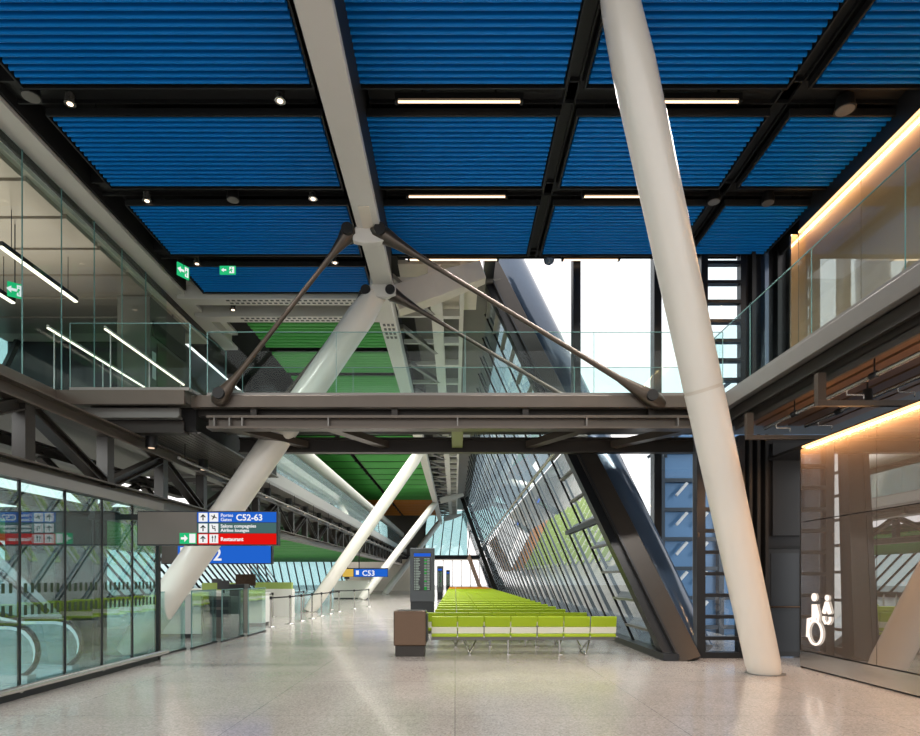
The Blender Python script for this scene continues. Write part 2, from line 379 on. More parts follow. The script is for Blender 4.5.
# white perforated cross beams
for (Y, l) in ((16.9, 'nearer'), (18.05, 'farther')):
    t = thing('perforated_beam', 'white cross beam with oval perforations, %s of the two' % l, 'roof beam', (-4.5, Y, 9.12), 'white perforated cross beams')
    MB().box(-3.0, 2.6, -.2, .2, 0, .36).build('beam_body', 'white_steel', t, .01)
    m = MB()
    for k in range(24):
        for r in range(2): m.box(-1.7+k*.15+r*.05, -1.61+k*.15+r*.05, -.13+r*.16, -.06+r*.16, -.006, .002)
    m.build('perforation', 'dark_steel', t)
    MB().tube([(-2.9,0,.36),(-2.9,0,.73)], .03, 8).tube([(2.4,0,.36),(2.4,0,.73)], .03, 8).build('hanger', 'white_steel', t)
# lattice beam between roof beam and facade
t = thing('lattice_girder', 'white lattice girder with rungs and diagonals between roof beam and glass facade', 'roof beam', (-.5, 15, 8.9))
MB().box(-.16, .16, 0, 60, 0, .3).build('chord', 'white_steel', t)
MB().box(.62, .74, 0, 60, .1, .4).build('outer_chord', 'white_steel', t)
for k in range(30):
    MB().box(.16, .62, 2*k+.4, 2*k+.6, .05, .25).box(-1.1, -.16, 2*k+.4, 2*k+.5, .05, .18).build('rung', 'white_steel', t)
for k in range(20):
    MB().bar((-1.05, 3*k, .0), (-.1, 3*k+2.2, .05), .12, .12).build('diagonal', 'grey_steel', t)
st(MB().box(-1.5, 1.5, 17.5, 76, 9.95, 10.05).build('ceiling_strip', 'portal_grey'))
# soffit plate between rib and facade behind the last lamp row
st(MB().box(-1.4, .6, 15.2, 17.8, 9.3, 9.4).build('ceiling_plate', 'gallery_white'))

# ---------------------------------------------------------- sloping struts
struts = [(13.0, 14.2, 'nearest and thickest sloping white strut behind hanging gate sign'), (29, 32, 'second sloping white strut, crossing the green ceiling'), (45, 54.5, 'third sloping white strut, ending left of departure screen'), (60, 71.8, 'farthest sloping white strut behind departure screen')]
for k, (yb, yt, l) in enumerate(struts):
    t = thing('sloping_strut', l, 'column', (-6.85, yb, 0), 'sloping white struts of the nave')
    r = .31 if k == 0 else .3
    d = Vector((-1.75+6.85, yt-yb, 8.18))
    MB().tube([(0,0,0), tuple(d*.04), tuple(d*.5), tuple(d*.93), tuple(d)], [r*.8, r, r, r, r*.75], 28).build('shaft', 'column_white', t)
    MB().tube([(0,0,-.0),(0,0,.03)], .42, 24).build('base_ring', 'stainless', t)
    # arm to the facade
    a = d+Vector((.45,0,.2)); b = Vector((.75+6.85, yt-yb+.1, 8.95))
    if k == 0: a = Vector((-1.42+6.85, 1.75, 8.18)); b = Vector((.66+6.85, 1.8, 8.9))
    MB().bar(a, a+(b-a)*.45, .42, .6 if k == 0 else .5, (0,0,1)).bar(a+(b-a)*.44, b, .42, .6 if k == 0 else .5, (0,0,1), .34, .45 if k == 0 else .26).build('arm', 'white_steel' if k else 'gallery_white', t, .02)

# big leaning column
t = thing('leaning_column', 'big round white leaning column standing in front of the right bridge end', 'column', (5.2, 10.4, 0))
top = Vector((2.0-5.2, 8.0-10.4, 9.6))*.977
MB().tube([(0,0,0), tuple(top*.02), tuple(top*.47)], [.25, .275, .28], 40, True).tube([tuple(top*.475), tuple(top*.9), tuple(top*.97), tuple(top)], [.28,.285,.25,.2], 40).build('shaft', 'column_white', t)
MB().tube([tuple(top*.47), tuple(top*.475)], [.272,.272], 40, False).build('weld_seam', 'gallery_white', t)
MB().tube([(0,0,0),(0,0,.012)], [.31,.31], 32).build('floor_collar', 'grey_steel', t)

# ---------------------------------------------------------- footbridge
Z1 = 5.2
t = thing('footbridge', 'bronze steel footbridge crossing the hall at upper level', 'bridge', (0, 12.2, 0))
MB().box(-5.2, 5.35, 0, .08, 4.96, 5.2).box(-5.2, 5.35, .08, .16, 4.96, 5.0).build('edge_beam', 'bronze_steel', t, .01)
MB().box(-5.2, 5.35, 2.12, 2.2, 4.96, 5.2).build('edge_beam', 'bronze_steel', t)
MB().box(-5.2, 5.35, .08, 2.12, 5.02, 5.17).build('deck', 'portal_grey', t)
MB().box(-5.2, 5.35, .3, 1.9, 4.86, 5.02).build('soffit_panel', 'dark_bronze', t)
m = MB(); m.box(-4.9, 5.2, .02, .3, 4.55, 4.60).box(-4.9, 5.2, .02, .3, 4.76, 4.81).box(-4.9, 5.2, .14, .18, 4.6, 4.76); m.build('front_girder', 'bronze_steel', t)
for x in (-4.75, -4.45, -4.2, -2.5, .05, 2.6, 4.7, 4.4, 4.95):
    MB().box(x-.012, x+.012, .02, .3, 4.6, 4.76).build('stiffener', 'grey_steel', t)
MB().box(-4.9, 6.2, 1.85, 2.05, 4.45, 4.5).box(-4.9, 6.2, 1.93, 1.97, 4.5, 4.74).box(-4.9, 6.2, 1.85, 2.05, 4.74, 4.79).build('rear_girder', 'dark_bronze', t)
for (xa, xb, mm) in ((-2.55, -1.6, 'bronze_steel'), (.05, .05, 'green_olive'), (2.7, 1.7, 'bronze_steel'), (-4.6, -3.4, 'bronze_steel'), (4.9, 3.6, 'bronze_steel')):
    if mm == 'green_olive' and 'green_olive' not in M: mat('green_olive', (128, 136, 88), .5)
    MB().bar((xa, .3, 4.66), (xb, 1.86, 4.62), .24, .14).build('cross_beam', mm, t)
for x in (-4.0, -1.2, 1.4, 3.9):
    MB().box(x-.06, x+.06, .1, .2, 4.8, 4.97).build('spacer', 'dark_bronze', t)
# balustrades
def balustrade(name_l, pts, ztop, panes, z0=Z1, matn='clear_glass', grp=None):
    p = Vector(pts[0]); q = Vector(pts[1])
    t = thing('glass_balustrade', name_l, 'railing', (p.x, p.y, z0), grp)
    L = q-p; n = panes
    for k in range(n):
        a = L*(k/n)+L.normalized()*.012; b = L*((k+1)/n)-L.normalized()*.012
        MB().bar((a.x, a.y, (ztop-z0)/2), (b.x, b.y, (ztop-z0)/2), .018, ztop-z0).build('glass_pane', matn, t)
    MB().bar((0,0,ztop-z0+.006), (L.x, L.y, ztop-z0+.006), .02, .010).build('top_edge', 'pane_edge', t)
    MB().bar((0,0,.03), (L.x, L.y, .03), .05, .06).build('base_shoe', 'grey_steel', t)
    e = MB()
    for k in range(n+1):
        c = L*(k/n); e.bar((c.x, c.y, .05), (c.x, c.y, ztop-z0), .012, .010, (L.y, -L.x, 0))
    e.build('pane_edges', 'pane_edge', t)
    return t
mat('green_olive2', (150, 172, 90), .6)
mat('pane_edge', (112, 150, 148), .2)
G = 'clear glass balustrades of the upper level'
balustrade('clear glass balustrade along the front edge of the footbridge', ((-4.9, 12.27), (5.3, 12.27)), 6.46, 4, grp=G)
balustrade('clear glass balustrade along the rear edge of the footbridge', ((-4.9, 14.3), (5.3, 14.3)), 6.45, 4, grp=G)

# hanger rods
def rod(p, q, lab):
    p = Vector(p); q = Vector(q); t = thing('hanger_rod', lab, 'tie rod', tuple(q), 'fanned hanger rods of the footbridge')
    d = p-q; pts = []; rs = []
    for f, r in ((0,.08),(.02,.15),(.05,.165),(.09,.12),(.16,.065),(.3,.048),(.5,.045),(.75,.045),(.85,.06),(.92,.11),(.955,.155),(.985,.155),(1.0,.1)):
        pts.append(tuple(d*f)); rs.append(r)
    MB().tube(pts, rs, 16).build('rod_shaft', 'rod_steel', t)
    for f, nm in ((.05, 'lower_pin'), (.97, 'upper_pin')):
        c = d*f; MB().tube([(c.x, c.y-.2, c.z), (c.x, c.y+.2, c.z)], .11, 20).build(nm, 'black_metal', t)
    return t
def at2(px, py, Y): v = at(px, py, Y); return v
rod(at(353, 228, 11.75), at(215, 404, 12.15), 'tapered steel hanger rod from rib down to left front bridge edge')
rod(at(372, 228, 11.75), at(664, 406, 12.15), 'tapered steel hanger rod from rib down to right front bridge edge')
rod(at(370, 289, 14.1), at(262, 425, 14.25), 'tapered steel hanger rod from rib down to left rear bridge edge')
rod(at(384, 289, 14.1), at(612, 425, 14.25), 'tapered steel hanger rod from rib down to right rear bridge edge')

# ---------------------------------------------------------- left upper gallery
st(MB().box(-14, -7.7, 3, 19.6, 4.8, 5.17).build('floor_gallery_left', 'portal_grey'))
t = thing('gallery_fascia', 'bronze steel fascia along the left gallery edge', 'fascia', (-7.68, 3, 4.75))
MB().box(0, .06, 0, 8.9, .22, .45).box(-.2, 0, 0, 8.9, .0, .12).box(-.2, .0, 0, 8.9, .12, .2).build('fascia_plate', 'bronze_steel', t, .01)
MB().box(0, .25, 0, 8.9, .0, .03).box(0.0, .02, 0, 8.9, .03, .22).build('lower_flange', 'dark_bronze', t)
t = thing('gallery_landing', 'bronze steel landing joining left gallery to the footbridge', 'landing', (-7.68, 11.85, 4.5))
MB().box(0, 2.5, 0, .08, .42, .7).build('edge_beam', 'bronze_steel', t, .01)
MB().box(0, 2.48, .08, 6.2, .5, .68).build('deck', 'portal_grey', t)
MB().box(.3, 2.3, .25, .33, .24, .42).box(.3, 2.3, .2, .4, .22, .26).build('middle_beam', 'grey_steel', t)
MB().box(.5, 2.3, .45, .5, -.02, .22).box(.45, 2.35, .35, .6, -.04, .0).build('lower_beam', 'dark_bronze', t)
m = MB()
for k in range(20): m.box(.5+.105*k, .58+.105*k, .6, 6.1, 0, .03)
m.build('slatted_soffit', 'slat_soffit', t)
MB().box(.4, 2.5, .55, 6.15, .03, .5).build('soffit_void', 'soffit_black', t)
balustrade('clear glass balustrade on the left landing before the grey portal', ((-7.4, 11.92), (-5.1, 11.92)), 6.49, 1, grp=G)
t = balustrade('short clear glass balustrade turning the corner beside the left landing', ((-5.12, 12.0), (-4.95, 13.4)), 6.49, 1, grp=G)
# full height glass wall of the gallery
t = struct('window_1')
for k in range(13):
    y = 4.4+1.1*k
    if y < 15.5:
        MB().box(-7.69, -7.67, y+.01, y+1.09, 5.2, 9.2).build('pane', 'clear_glass', t)
        MB().box(-7.69, -7.67, y-.006, y+.006, 5.2, 9.2).build('pane_joint', 'pane_edge', t)
# interior of the gallery
m = MB()
st(MB().box(-14, -7.8, 2, 19.6, 9.0, 9.1).build('ceiling_gallery_left', 'gallery_white'))
t = struct('window_2')
for k in range(8):
    MB().box(-14.02, -13.98, 3+2.1*k, 5.05+2.1*k, 5.2, 9.0).build('pane', 'left_facade_glass', t)
    MB().bar((-14, 3+2.1*k, 5.2), (-13.6, 4.6+2.1*k, 9.0), .16, .12, (1,0,0)).build('mullion', 'dark_steel', t)
MB().box(-14.1, -13.9, 3, 19.6, 6.5, 6.62).box(-14.1, -13.9, 3, 19.6, 7.9, 8.0).build('transom', 'dark_steel', t)
st(MB().box(-14, -9.0, 19.4, 19.6, 5.2, 9.0).build('wall_gallery_end', 'wall_dark'))
for (X, ya, yb, z, l) in ((-8.8, 12, 14.4, 8.0, 'long glowing lamp hanging in left gallery, nearer the portal'), (-9.9, 9.0, 13.9, 7.75, 'glowing lamp end at the left picture edge')):
    t = thing('gallery_lamp', l, 'lamp', (X, ya, z), 'linear lamps of the left gallery')
    MB().box(-.04, .04, 0, yb-ya, 0, .03).build('diffuser', 'white_tube', t)
    MB().box(-.05, .05, 0, yb-ya, .03, .12).build('housing', 'black_metal', t)
    MB().tube([(0,.3,.12),(0,.3,.9)], .008, 6).tube([(0,yb-ya-.3,.12),(0,yb-ya-.3,.9)], .008, 6).build('suspension', 'black_metal', t)
for (X, ya, yb, z, l) in ((-7.95, 12.1, 15.9, 6.5, 'thin glowing reflected line built as a rail left of the grey portal'), (-7.0, 12.4, 16.0, 6.6, 'thin glass reflection built as a glowing rail right of the grey portal')):
    t = thing('reflected_line', l, 'handrail', (X, ya, z), 'glowing reflected lines of the left gallery')  # light lines reflected in the glass, built as glowing rails
    MB().tube([(0,0,.02),(0,yb-ya,.02)], .03, 10).build('rail', 'stainless', t)
    MB().box(-.02, .02, 0, yb-ya, -.03, -.01).build('light_strip', 'white_tube', t)
    m = MB()
    for k in range(3): m.tube([(0, .2+k*(yb-ya-.4)/2, 0), (0, .2+k*(yb-ya-.4)/2, -z+5.18)], .014, 8)
    m.build('post', 'stainless', t)
t = thing('lift_portal', 'tall grey lift portal box with brown door and white notice', 'lift shaft', (-8.72, 16, 5.18))
MB().box(0, .85, 0, 2.1, 0, 3.7).build('shaft', 'portal_grey', t, .01)
MB().box(.85, .88, .35, 1.9, 0, 2.6).build('door', 'door_bronze', t)
MB().box(.88, .885, .05, .25, 1.6, 2.3).build('notice', 'ext_white', t)
MB().box(.85, .9, .1, 2.05, 2.7, 3.1).build('lintel', 'dark_bronze', t)
# wavy metal boards in gallery ceiling
t = thing('gallery_ceiling_baffles', 'pale metallic ceiling boards above the left gallery', 'ceiling baffles', (-11, 3, 8.9))
for k in range(13): MB().box(-2.9, 3.1, 1.2*k, 1.2*k+1.1, .0, .1).build('board', 'board_metal', t)

# exit signs
def exit_sign(loc, wd, h, lab, rz=0, flip=1):
    t = thing('exit_sign', lab, 'exit sign', loc, 'green emergency exit signs'); t.rotation_euler = (0,0,rz)
    MB().box(-wd/2, wd/2, 0, .03, -h/2, h/2).build('sign_face', 'exit_green', t)
    a = MB(); s = h*.3*flip; cx = -wd*.24*flip
    a.prism([(cx-s, 0), (cx, s*.8*flip), (cx, s*.3*flip), (cx+s, s*.3*flip), (cx+s, -s*.3*flip), (cx, -s*.3*flip), (cx, -s*.8*flip)], 'y', -.006, 0)
    a.build('arrow', 'sign_white', t)
    MB().box(wd*.12, wd*.42, -.004, 0, -h*.38, h*.38).build('doorway_symbol', 'sign_white', t)
    r = MB(); c = wd*.24
    r.prism([(c-.06*wd, h*.1), (c+.04*wd, h*.16), (c+.1*wd, h*.0), (c+.03*wd, -.02*h), (c+.06*wd, -h*.3), (c, -h*.3), (c-.03*wd, -h*.08), (c-.12*wd, -h*.22), (c-.12*wd, -h*.12)], 'y', -.008, -.004)
    r.prism([(c+.02*wd+.035*wd*math.cos(i), h*.25+.035*wd*math.sin(i)) for i in [j*math.pi/4 for j in range(8)]], 'y', -.008, -.004)
    r.build('running_figure', 'exit_green', t)
    return t
t = exit_sign(at(227.5, 270, 14.85), .38, .2, 'green exit sign with arrow hanging under the third ceiling gap'); MB().box(-.01,.01,.0,.02,.1,.5).build('hanger','black_metal',t)
t = exit_sign(at(183.5, 271, 14.6), .32, .3, 'green exit sign seen edge on beside the edge beam', math.radians(62)); MB().box(-.01,.01,.0,.02,.1,.6).build('hanger','black_metal',t)
t = exit_sign(at(15, 290, 12.8), .26, .3, 'green exit sign in left gallery below glowing lamp', math.radians(40)); MB().box(-.01,.01,.0,.02,.15,1.4).build('hanger','black_metal',t)

# ---------------------------------------------------------- left truss and far gallery
t = thing('floor_truss', 'dark bronze steel truss carrying the left gallery', 'truss', (-6.4, 4, 0))
MB().ibeam((0,0,4.3), (0,72,4.3), .3, .26, .03).build('top_chord', 'bronze_steel', t)
MB().ibeam((0,0,3.2), (0,72,3.2), .34, .26, .03).build('bottom_chord', 'bronze_steel', t)
for k in range(33):
    y = .9+2.15*k
    MB().box(-.1, .1, y-.11, y+.11, 3.3, 4.2).build('vertical', 'dark_bronze', t)
    if k < 32:
        a, b = (4.15, 3.35) if k % 2 == 0 else (3.35, 4.15)
        MB().ibeam((0, y+.12, a), (0, y+2.03, b), .2, .17, .025, (0,0,1)).build('diagonal', 'dark_bronze', t)
t = thing('second_truss', 'dark steel truss farther left behind the nearer truss', 'truss', (-8.8, 4, 0))
MB().ibeam((0,0,4.3), (0,16,4.3), .3, .26, .03).ibeam((0,0,3.2), (0,16,3.2), .3, .26, .03).build('chord', 'dark_bronze', t)
for k in range(7): MB().ibeam((0, 2.2*k+.3, 3.3 if k%2 else 4.2), (0, 2.2*k+2.3, 4.2 if k%2 else 3.3), .16, .16, .02).build('diagonal', 'dark_bronze', t)
# beams linking truss and glass header
t = thing('far_gallery', 'long pale gallery deck receding along the left of the nave', 'gallery', (-5.9, 18.2, 4.55))
MB().box(-3.8, .0, 1.5, 57, .1, .45).build('deck', 'portal_grey', t)
MB().box(0, .06, 0, 57, .12, .5).build('fascia', 'light_grey', t)
MB().box(-.35, .1, 0, 57, .0, .1).build('lower_flange', 'grey_steel', t)
for k in range(39): MB().box(-2.4, -.35, 1.45*k, 1.45*k+.12, .02, .1).build('soffit_rib', 'grey_steel', t)
MB().box(-3.8, -3.6, 1.6, 57, .45, 5.28).build('back_wall', 'portal_grey', t)
balustrade('long glass balustrade receding along the far left gallery', ((-5.95, 18.3), (-5.95, 75)), 6.15, 24, z0=5.05, matn='milky_glass')
t = thing('round_duct', 'large round white duct running above the far left gallery', 'duct', (-6.5, 18.5, 6.9))
MB().tube([(0,0,0),(0,57,0)], .32, 20).build('duct_pipe', 'white_steel', t)
for k in range(19): MB().box(-3.0, -.3, 1.6+2.9*k, 1.7+2.9*k, -.05, .05).build('bracket', 'grey_steel', t)
# cylinder downlights under the gallery
proto = None
for k in range(22):
    y = 12.62+2.6*k
    lab = 'black cylinder downlight under left gallery, %s from the front' % ORD[k]
    if proto is None:
        proto = thing('cylinder_downlight', lab, 'lamp', (-6.18, y, 4.24), 'black cylinder downlights under the left gallery')
        MB().tube([(0,0,.01),(0,0,.3)], .115, 20).build('lamp_body', 'black_metal', proto)
        MB().tube([(0,0,0),(0,0,.01)], [.06,.06], 16).build('lamp_lens', 'faint_lens', proto)
        o = proto
    else:
        o = copy_tree(proto); o.location = (-6.18, y, 4.25); o['label'] = lab
t = thing('conduit_pipe', 'thin pale pipe running along under the left gallery soffit', 'pipe', (-5.75, 12.9, 4.0))
MB().tube([(0,0,.1),(0,60,.1)], .03, 8).build('pipe_run', 'grey_steel', t)
for k in range(20): MB().tube([(0,.3+3*k,.1),(0,.3+3*k,.45 if k<2 else .55)], .01, 6).build('pipe_hanger', 'black_metal', t)

# ---------------------------------------------------------- left facade far away
t = struct('window_3')
MB().box(-24.6, -24.3, 20, 76, 0, .35).build('sill', 'dark_steel', t)
for k in range(38):
    y = 26+1.5*k
    MB().bar((-22.9, y+.6, .2), (-25.0, y-1.4, 3.8), .14, .12, (1,0,0)).build('mullion', 'dark_steel', t)
m = MB().add([(-23,25,.2),(-23,78,.2),(-25.1,76,3.85),(-25.1,23,3.85)], [(0,1,2,3)]); m.build('pane', 'left_facade_glass', t)
t = struct('window_7')
for k in range(13): MB().bar((-25.5+.95*k, 79.0, 0), (-26.3+.95*k, 79.0, 3.9), .16, .1, (0,1,0)).build('mullion', 'dark_steel', t)
MB().box(-26, -14, 79.1, 79.14, 0, 3.9).build('pane', 'left_facade_glass', t)
st(MB().box(-14, -9.6, 79, 79.3, 0, 3.9).build('wall_side_bay', 'gallery_white'))
# slatted green ceiling of the side bay
n = 0
for k in range(22):
    y = 21+2.5*k
    o = thing('ceiling_panel', 'low green slatted ceiling panel over side bay, %s row from front' % ORD[k], 'ceiling panel', (-15.5, y, 3.55), 'low green ceiling panels over the side bay')
    m = MB()
    for q in range(5): m.box(-8.3, 8.3, .42*q, .42*q+.26, 0, .06)
    m.build('slats', 'green_paint', o); MB().box(-8.3, 8.3, 0, 2.0, .06, .2).build('backing', 'green_back', o)

# ---------------------------------------------------------- glass escalator enclosure
t = struct('window_4')
GX = -5.8
ys = [4.4+.962*k for k in range(9)]
for k in range(8):
    MB().box(GX-.01, GX+.01, ys[k]+.01, ys[k+1]-.01, .16, 2.9).build('pane', 'wall_glass', t)
    MB().box(GX-.02, GX+.02, ys[k+1]-.012, ys[k+1]+.012, .1, 2.92).build('pane_joint', 'black_metal', t)
    m = MB(); j = 0
    while ys[k]+.1+j*.136 < ys[k+1]-.06:
        y = ys[k]+.08+j*.136
        m.box(GX+.011, GX+.013, y, y+.06, 1.40, 1.53); m.box(GX+.011, GX+.013, y, y+.06, 1.10, 1.24); j += 1
    m.build('safety_marking', 'dash_green', t)
MB().box(GX-.1, GX+.12, 4.4, 12.1, 2.9, 3.05).build('header', 'grey_steel', t)
MB().box(GX-.03, GX+.03, 4.4, 12.1, .0, .16).build('base_channel', 'dark_steel', t)
MB().tube([(GX+.14, 4.4, .16), (GX+.14, 12.2, .16)], .045, 12).build('bumper_rail', 'stainless', t)
for y in (6.2, 8.1, 10.0, 11.9): MB().box(GX+.0, GX+.14, y-.03, y+.03, .1, .18).build('rail_bracket', 'stainless', t)
# end return of the enclosure
for k in range(3):
    MB().box(GX-1.25*(k+1)+.01, GX-1.25*k-.01, 12.09, 12.11, .05, 2.9).build('pane', 'clear_glass', t)
    MB().box(GX-1.25*(k+1)-.02, GX-1.25*(k+1)+.02, 12.07, 12.13, 0, 2.9).build('pane_joint', 'black_metal', t)
MB().box(GX-.04, GX+.04, 12.06, 12.14, 0, 2.92).build('corner_post', 'black_metal', t)
t = thing('service_core', 'dark green-grey wall block seen through the escalator glass', 'wall block', (-9.0, 12.4, 0))
MB().box(0, 1.2, 0, 1.5, 0, 3.0).build('core_wall', 'wall_dark', t)
MB().box(.2, 1.0, -.02, 0, 0, 2.1).build('core_door', 'portal_grey', t)
MB().box(-.1, 1.3, -.05, 1.6, 2.9, 3.0).build('canopy', 'dark_steel', t)

def escalator_side(t, y):
    # handrail loop ending at the right, rising to the left
    xe = -6.35
    path = [(-11.3, 3.15), (-8.3, 1.25), (-7.8, 1.0), (-7.4, .9)]+[(xe-.42+.42*math.sin(math.radians(q)), .48+.42*math.cos(math.radians(q))) for q in range(0, 200, 18)]
    MB().tube([(x, y, z) for x, z in path], .04, 10).build('handrail', 'handrail_black', t)
    MB().tube([(x-.04, y, z-.055) for x, z in path[:12]], .03, 8).build('rail_guide', 'rail_guide_glow', t)
    poly = [(-11.3, 2.3), (-8.4, .45), (-7.6, .12), (xe-.25, .12), (xe-.08, .3), (xe-.06, .55), (xe-.15, .76), (xe-.36, .84), (-7.4, .84), (-7.8, .93), (-8.3, 1.18), (-11.3, 3.08)]
    MB().prism(poly, 'y', y-.006, y+.006).build('side_glass', 'milky_glass', t)
    MB().prism([(-11.3, 1.9), (-8.4, .08), (-8.0, .0), (xe-.1, .0), (xe-.1, .12), (-7.6, .14), (-8.4, .5), (-11.3, 2.36)], 'y', y-.1, y+.1).build('skirt', 'escalator_steel', t)
t = thing('escalator', 'steel escalator with glass sides behind the left glass wall', 'escalator', (0,0,0))
escalator_side(t, 9.45); escalator_side(t, 10.55)
m = MB()
m.box(-8.0, -6.4, 9.55, 10.45, 0, .06)
for k in range(10): m.box(-8.4-.3*k, -8.0-.3*k, 9.55, 10.45, 0.02+.2*k, .2+.2*k)
m.build('steps', 'escalator_steel', t)
MB().prism([(-11.3, 1.2), (-11.3, 1.95), (-8.4, .12), (-8.2, 0), (-9.4, 0)], 'y', 9.5, 10.5).build('under_body', 'escalator_steel', t)
t = thing('upper_escalator', 'bright white escalator flank descending at the left picture edge', 'escalator', (0,0,0))
MB().prism([(-10.5, 3.05), (-9.6, 3.05), (-7.35, .9), (-7.2, .1), (-8.6, .1)], 'y', 11.0, 11.6).build('flank', 'escalator_steel', t)
MB().tube([(-9.5, 10.95, 3.1), (-8.2, 10.95, 1.85), (-7.2, 10.95, 1.0)], .05, 10).build('handrail', 'handrail_black', t)
area('escalator_well_fill', (-8.5, 9.5, 4.2), 3, 4, 260, (.92, .98, 1))  # unseen fill added to brighten inside the glass enclosure

# ---------------------------------------------------------- signs
def arrow_tile(t, x, z, s, kind):
    t = MB().box(x, x+s, -.012, 0, z, z+s).build('pictogram_tile', 'sign_white', t)
    cx, cz = x+s/2, z+s/2; u = s*.36; m = MB()
    if kind == 'up':
        m.prism([(cx-u*.18, cz-u), (cx+u*.18, cz-u), (cx+u*.18, cz+u*.3), (cx+u*.6, cz-.1*u), (cx+u*.85, cz+u*.1), (cx, cz+u), (cx-u*.85, cz+u*.1), (cx-u*.6, cz-.1*u), (cx-u*.18, cz+u*.3)], 'y', -.016, -.012)
    elif kind == 'plane':
        m.prism([(cx-u, cz+u*.35), (cx-u*.7, cz+u*.3), (cx-u*.2, cz+.05*u), (cx-u*.6, cz-.7*u), (cx-.35*u, cz-.7*u), (cx+.3*u, cz-.12*u), (cx+u, cz-.35*u), (cx+u, cz-.1*u), (cx+.35*u, cz+.2*u), (cx+.3*u, cz+.85*u), (cx+.08*u, cz+.85*u), (cx-.1*u, cz+.3*u), (cx-.7*u, cz+.6*u)], 'y', -.016, -.012)
    elif kind == 'seat':
        m.prism([(cx-u*.7, cz+u), (cx-u*.45, cz+u), (cx-.2*u, cz), (cx+.5*u, cz), (cx+.6*u, cz-u), (cx+.35*u, cz-u), (cx+.25*u, cz-.3*u), (cx-.4*u, cz-.3*u)], 'y', -.016, -.012)
        m.box(cx-.1*u, cx+.5*u, -.016, -.012, cz+.25*u, cz+.55*u)
    else:
        m.box(cx-.5*u, cx-.3*u, -.016, -.012, cz-u, cz+u); m.box(cx-.65*u, cx-.15*u, -.016, -.012, cz+.3*u, cz+.6*u)
        m.box(cx+.3*u, cx+.5*u, -.016, -.012, cz-u, cz+u); m.box(cx+.3*u, cx+.65*u, -.016, -.012, cz+.1*u, cz+u)
    m.build('pictogram', 'screen_black', t)
SY = 10.93
x0, _, zt = at(137, 511, SY); xm = at(197.5, 511, SY)[0]; x1 = at(278, 511, SY)[0]; zb = at(137, 545.5, SY)[2]
t = thing('gate_sign', 'hanging gate sign with blue, grey and red strips reading C52-63', 'sign', (x0, SY, zb), 'hanging wayfinding signs')
W, H = x1-x0, zt-zb; xs = xm-x0
MB().box(0, W, .0, .16, 0, H).build('sign_case', 'dark_steel', t, .01)
MB().box(.02, xs-.01, -.01, 0, .02, H-.02).build('blank_panel', 'sign_grey', t)
h3 = (H-.04)/3
sb = MB().box(xs, W-.03, -.01, 0, .02+2*h3+.01, .02+3*h3).build('blue_strip', 'sign_blue', t)
sg = MB().box(xs, W-.03, -.01, 0, .02+h3+.01, .02+2*h3-.0).build('grey_strip', 'sign_teal', t)
sr = MB().box(xs, W-.03, -.01, 0, .02, .02+h3).build('red_strip', 'sign_red', t)
s = h3*.82
for r, kd, st_ in ((2, 'plane', sb), (1, 'seat', sg), (0, 'fork', sr)):
    arrow_tile(st_, xs+.025, .02+r*h3+.02, s, 'up'); arrow_tile(st_, xs+.025+s*1.22, .02+r*h3+.02, s, kd)
tx = xs+.04+s*2.4
text('lettering', 'Portes', (tx, -.014, .02+2*h3+h3*.56), h3*.44, 'sign_white', sb)
text('lettering', 'Gates', (tx, -.014, .02+2*h3+h3*.16), h3*.44, 'sign_white', sb)
text('lettering', 'C52-63', (tx+.27, -.014, .02+2*h3+h3*.22), h3*.82, 'sign_white', sb, bold=.003)
text('lettering', 'Salons compagnies', (tx, -.014, .02+h3+h3*.56), h3*.44, 'sign_white', sg, bold=.001)
text('lettering', 'Airline lounges', (tx, -.014, .02+h3+h3*.16), h3*.44, 'sign_white', sg, bold=.001)
text('lettering', 'Restaurant', (tx, -.014, .02+h3*.32), h3*.48, 'sign_white', sr, bold=.002)

MB().box(-.95, W-.1, .16, .2, H-.14, H-.04).build('support_arm', 'black_metal', t); MB().box(-.9, -.82, .14, .22, H-.1, .98).build('support_post', 'black_metal', t)
EX = xs-.22
tt = MB(); ew = at(197, 540, SY)[0]-at(180, 540, SY)[0]
MB().box(xs-.01-ew, xs-.012, -.016, -.01, .03, .22).build('exit_field', 'exit_green', t)
MB().box(xs-.01-ew*.42, xs-.03, -.02, -.016, .045, .205).build('exit_doorway', 'sign_white', t)
MB().prism([(xs-ew*.55, .125), (xs-ew*.75, .19), (xs-ew*.75, .145), (xs-ew*.95, .145), (xs-ew*.95, .105), (xs-ew*.75, .105), (xs-ew*.75, .06)], 'y', -.02, -.016).build('exit_arrow', 'sign_white', t)
# second sign
SY2 = 15.2
x0, _, zt = at(161, 545, SY2); x1, _, zb = at(272, 564, SY2); xm = at(178, 560, SY2)[0]
t = thing('gate_sign', 'lower blue gate sign partly hidden behind the nearest sloping strut', 'sign', (x0, SY2, zb), 'hanging wayfinding signs')
W, H = x1-x0, zt-zb; xs = xm-x0
MB().box(0, W, 0, .16, 0, H).build('sign_case', 'dark_steel', t, .01)
MB().box(.02, xs, -.01, 0, .02, H-.02).build('blank_panel', 'sign_grey', t)
MB().box(xs, W-.03, -.01, 0, .02, H-.02).build('blue_strip', 'sign_blue', t)
arrow_tile(t, xs+.06, .22, .19, 'plane')
text('lettering', 'Portes', (xs+.06, -.014, .06), .1, 'sign_white', t)
text('lettering', 'C52', (xs+.36, -.014, .09), .42, 'sign_white', t, bold=.006)
MB().tube([(.6,.08,H),(.6,.08,1.1)], .02, 8).build('suspension_rod', 'black_metal', t); MB().tube([(.9,.08,H),(.9,.08,1.1)], .02, 8).build('suspension_rod', 'black_metal', t)
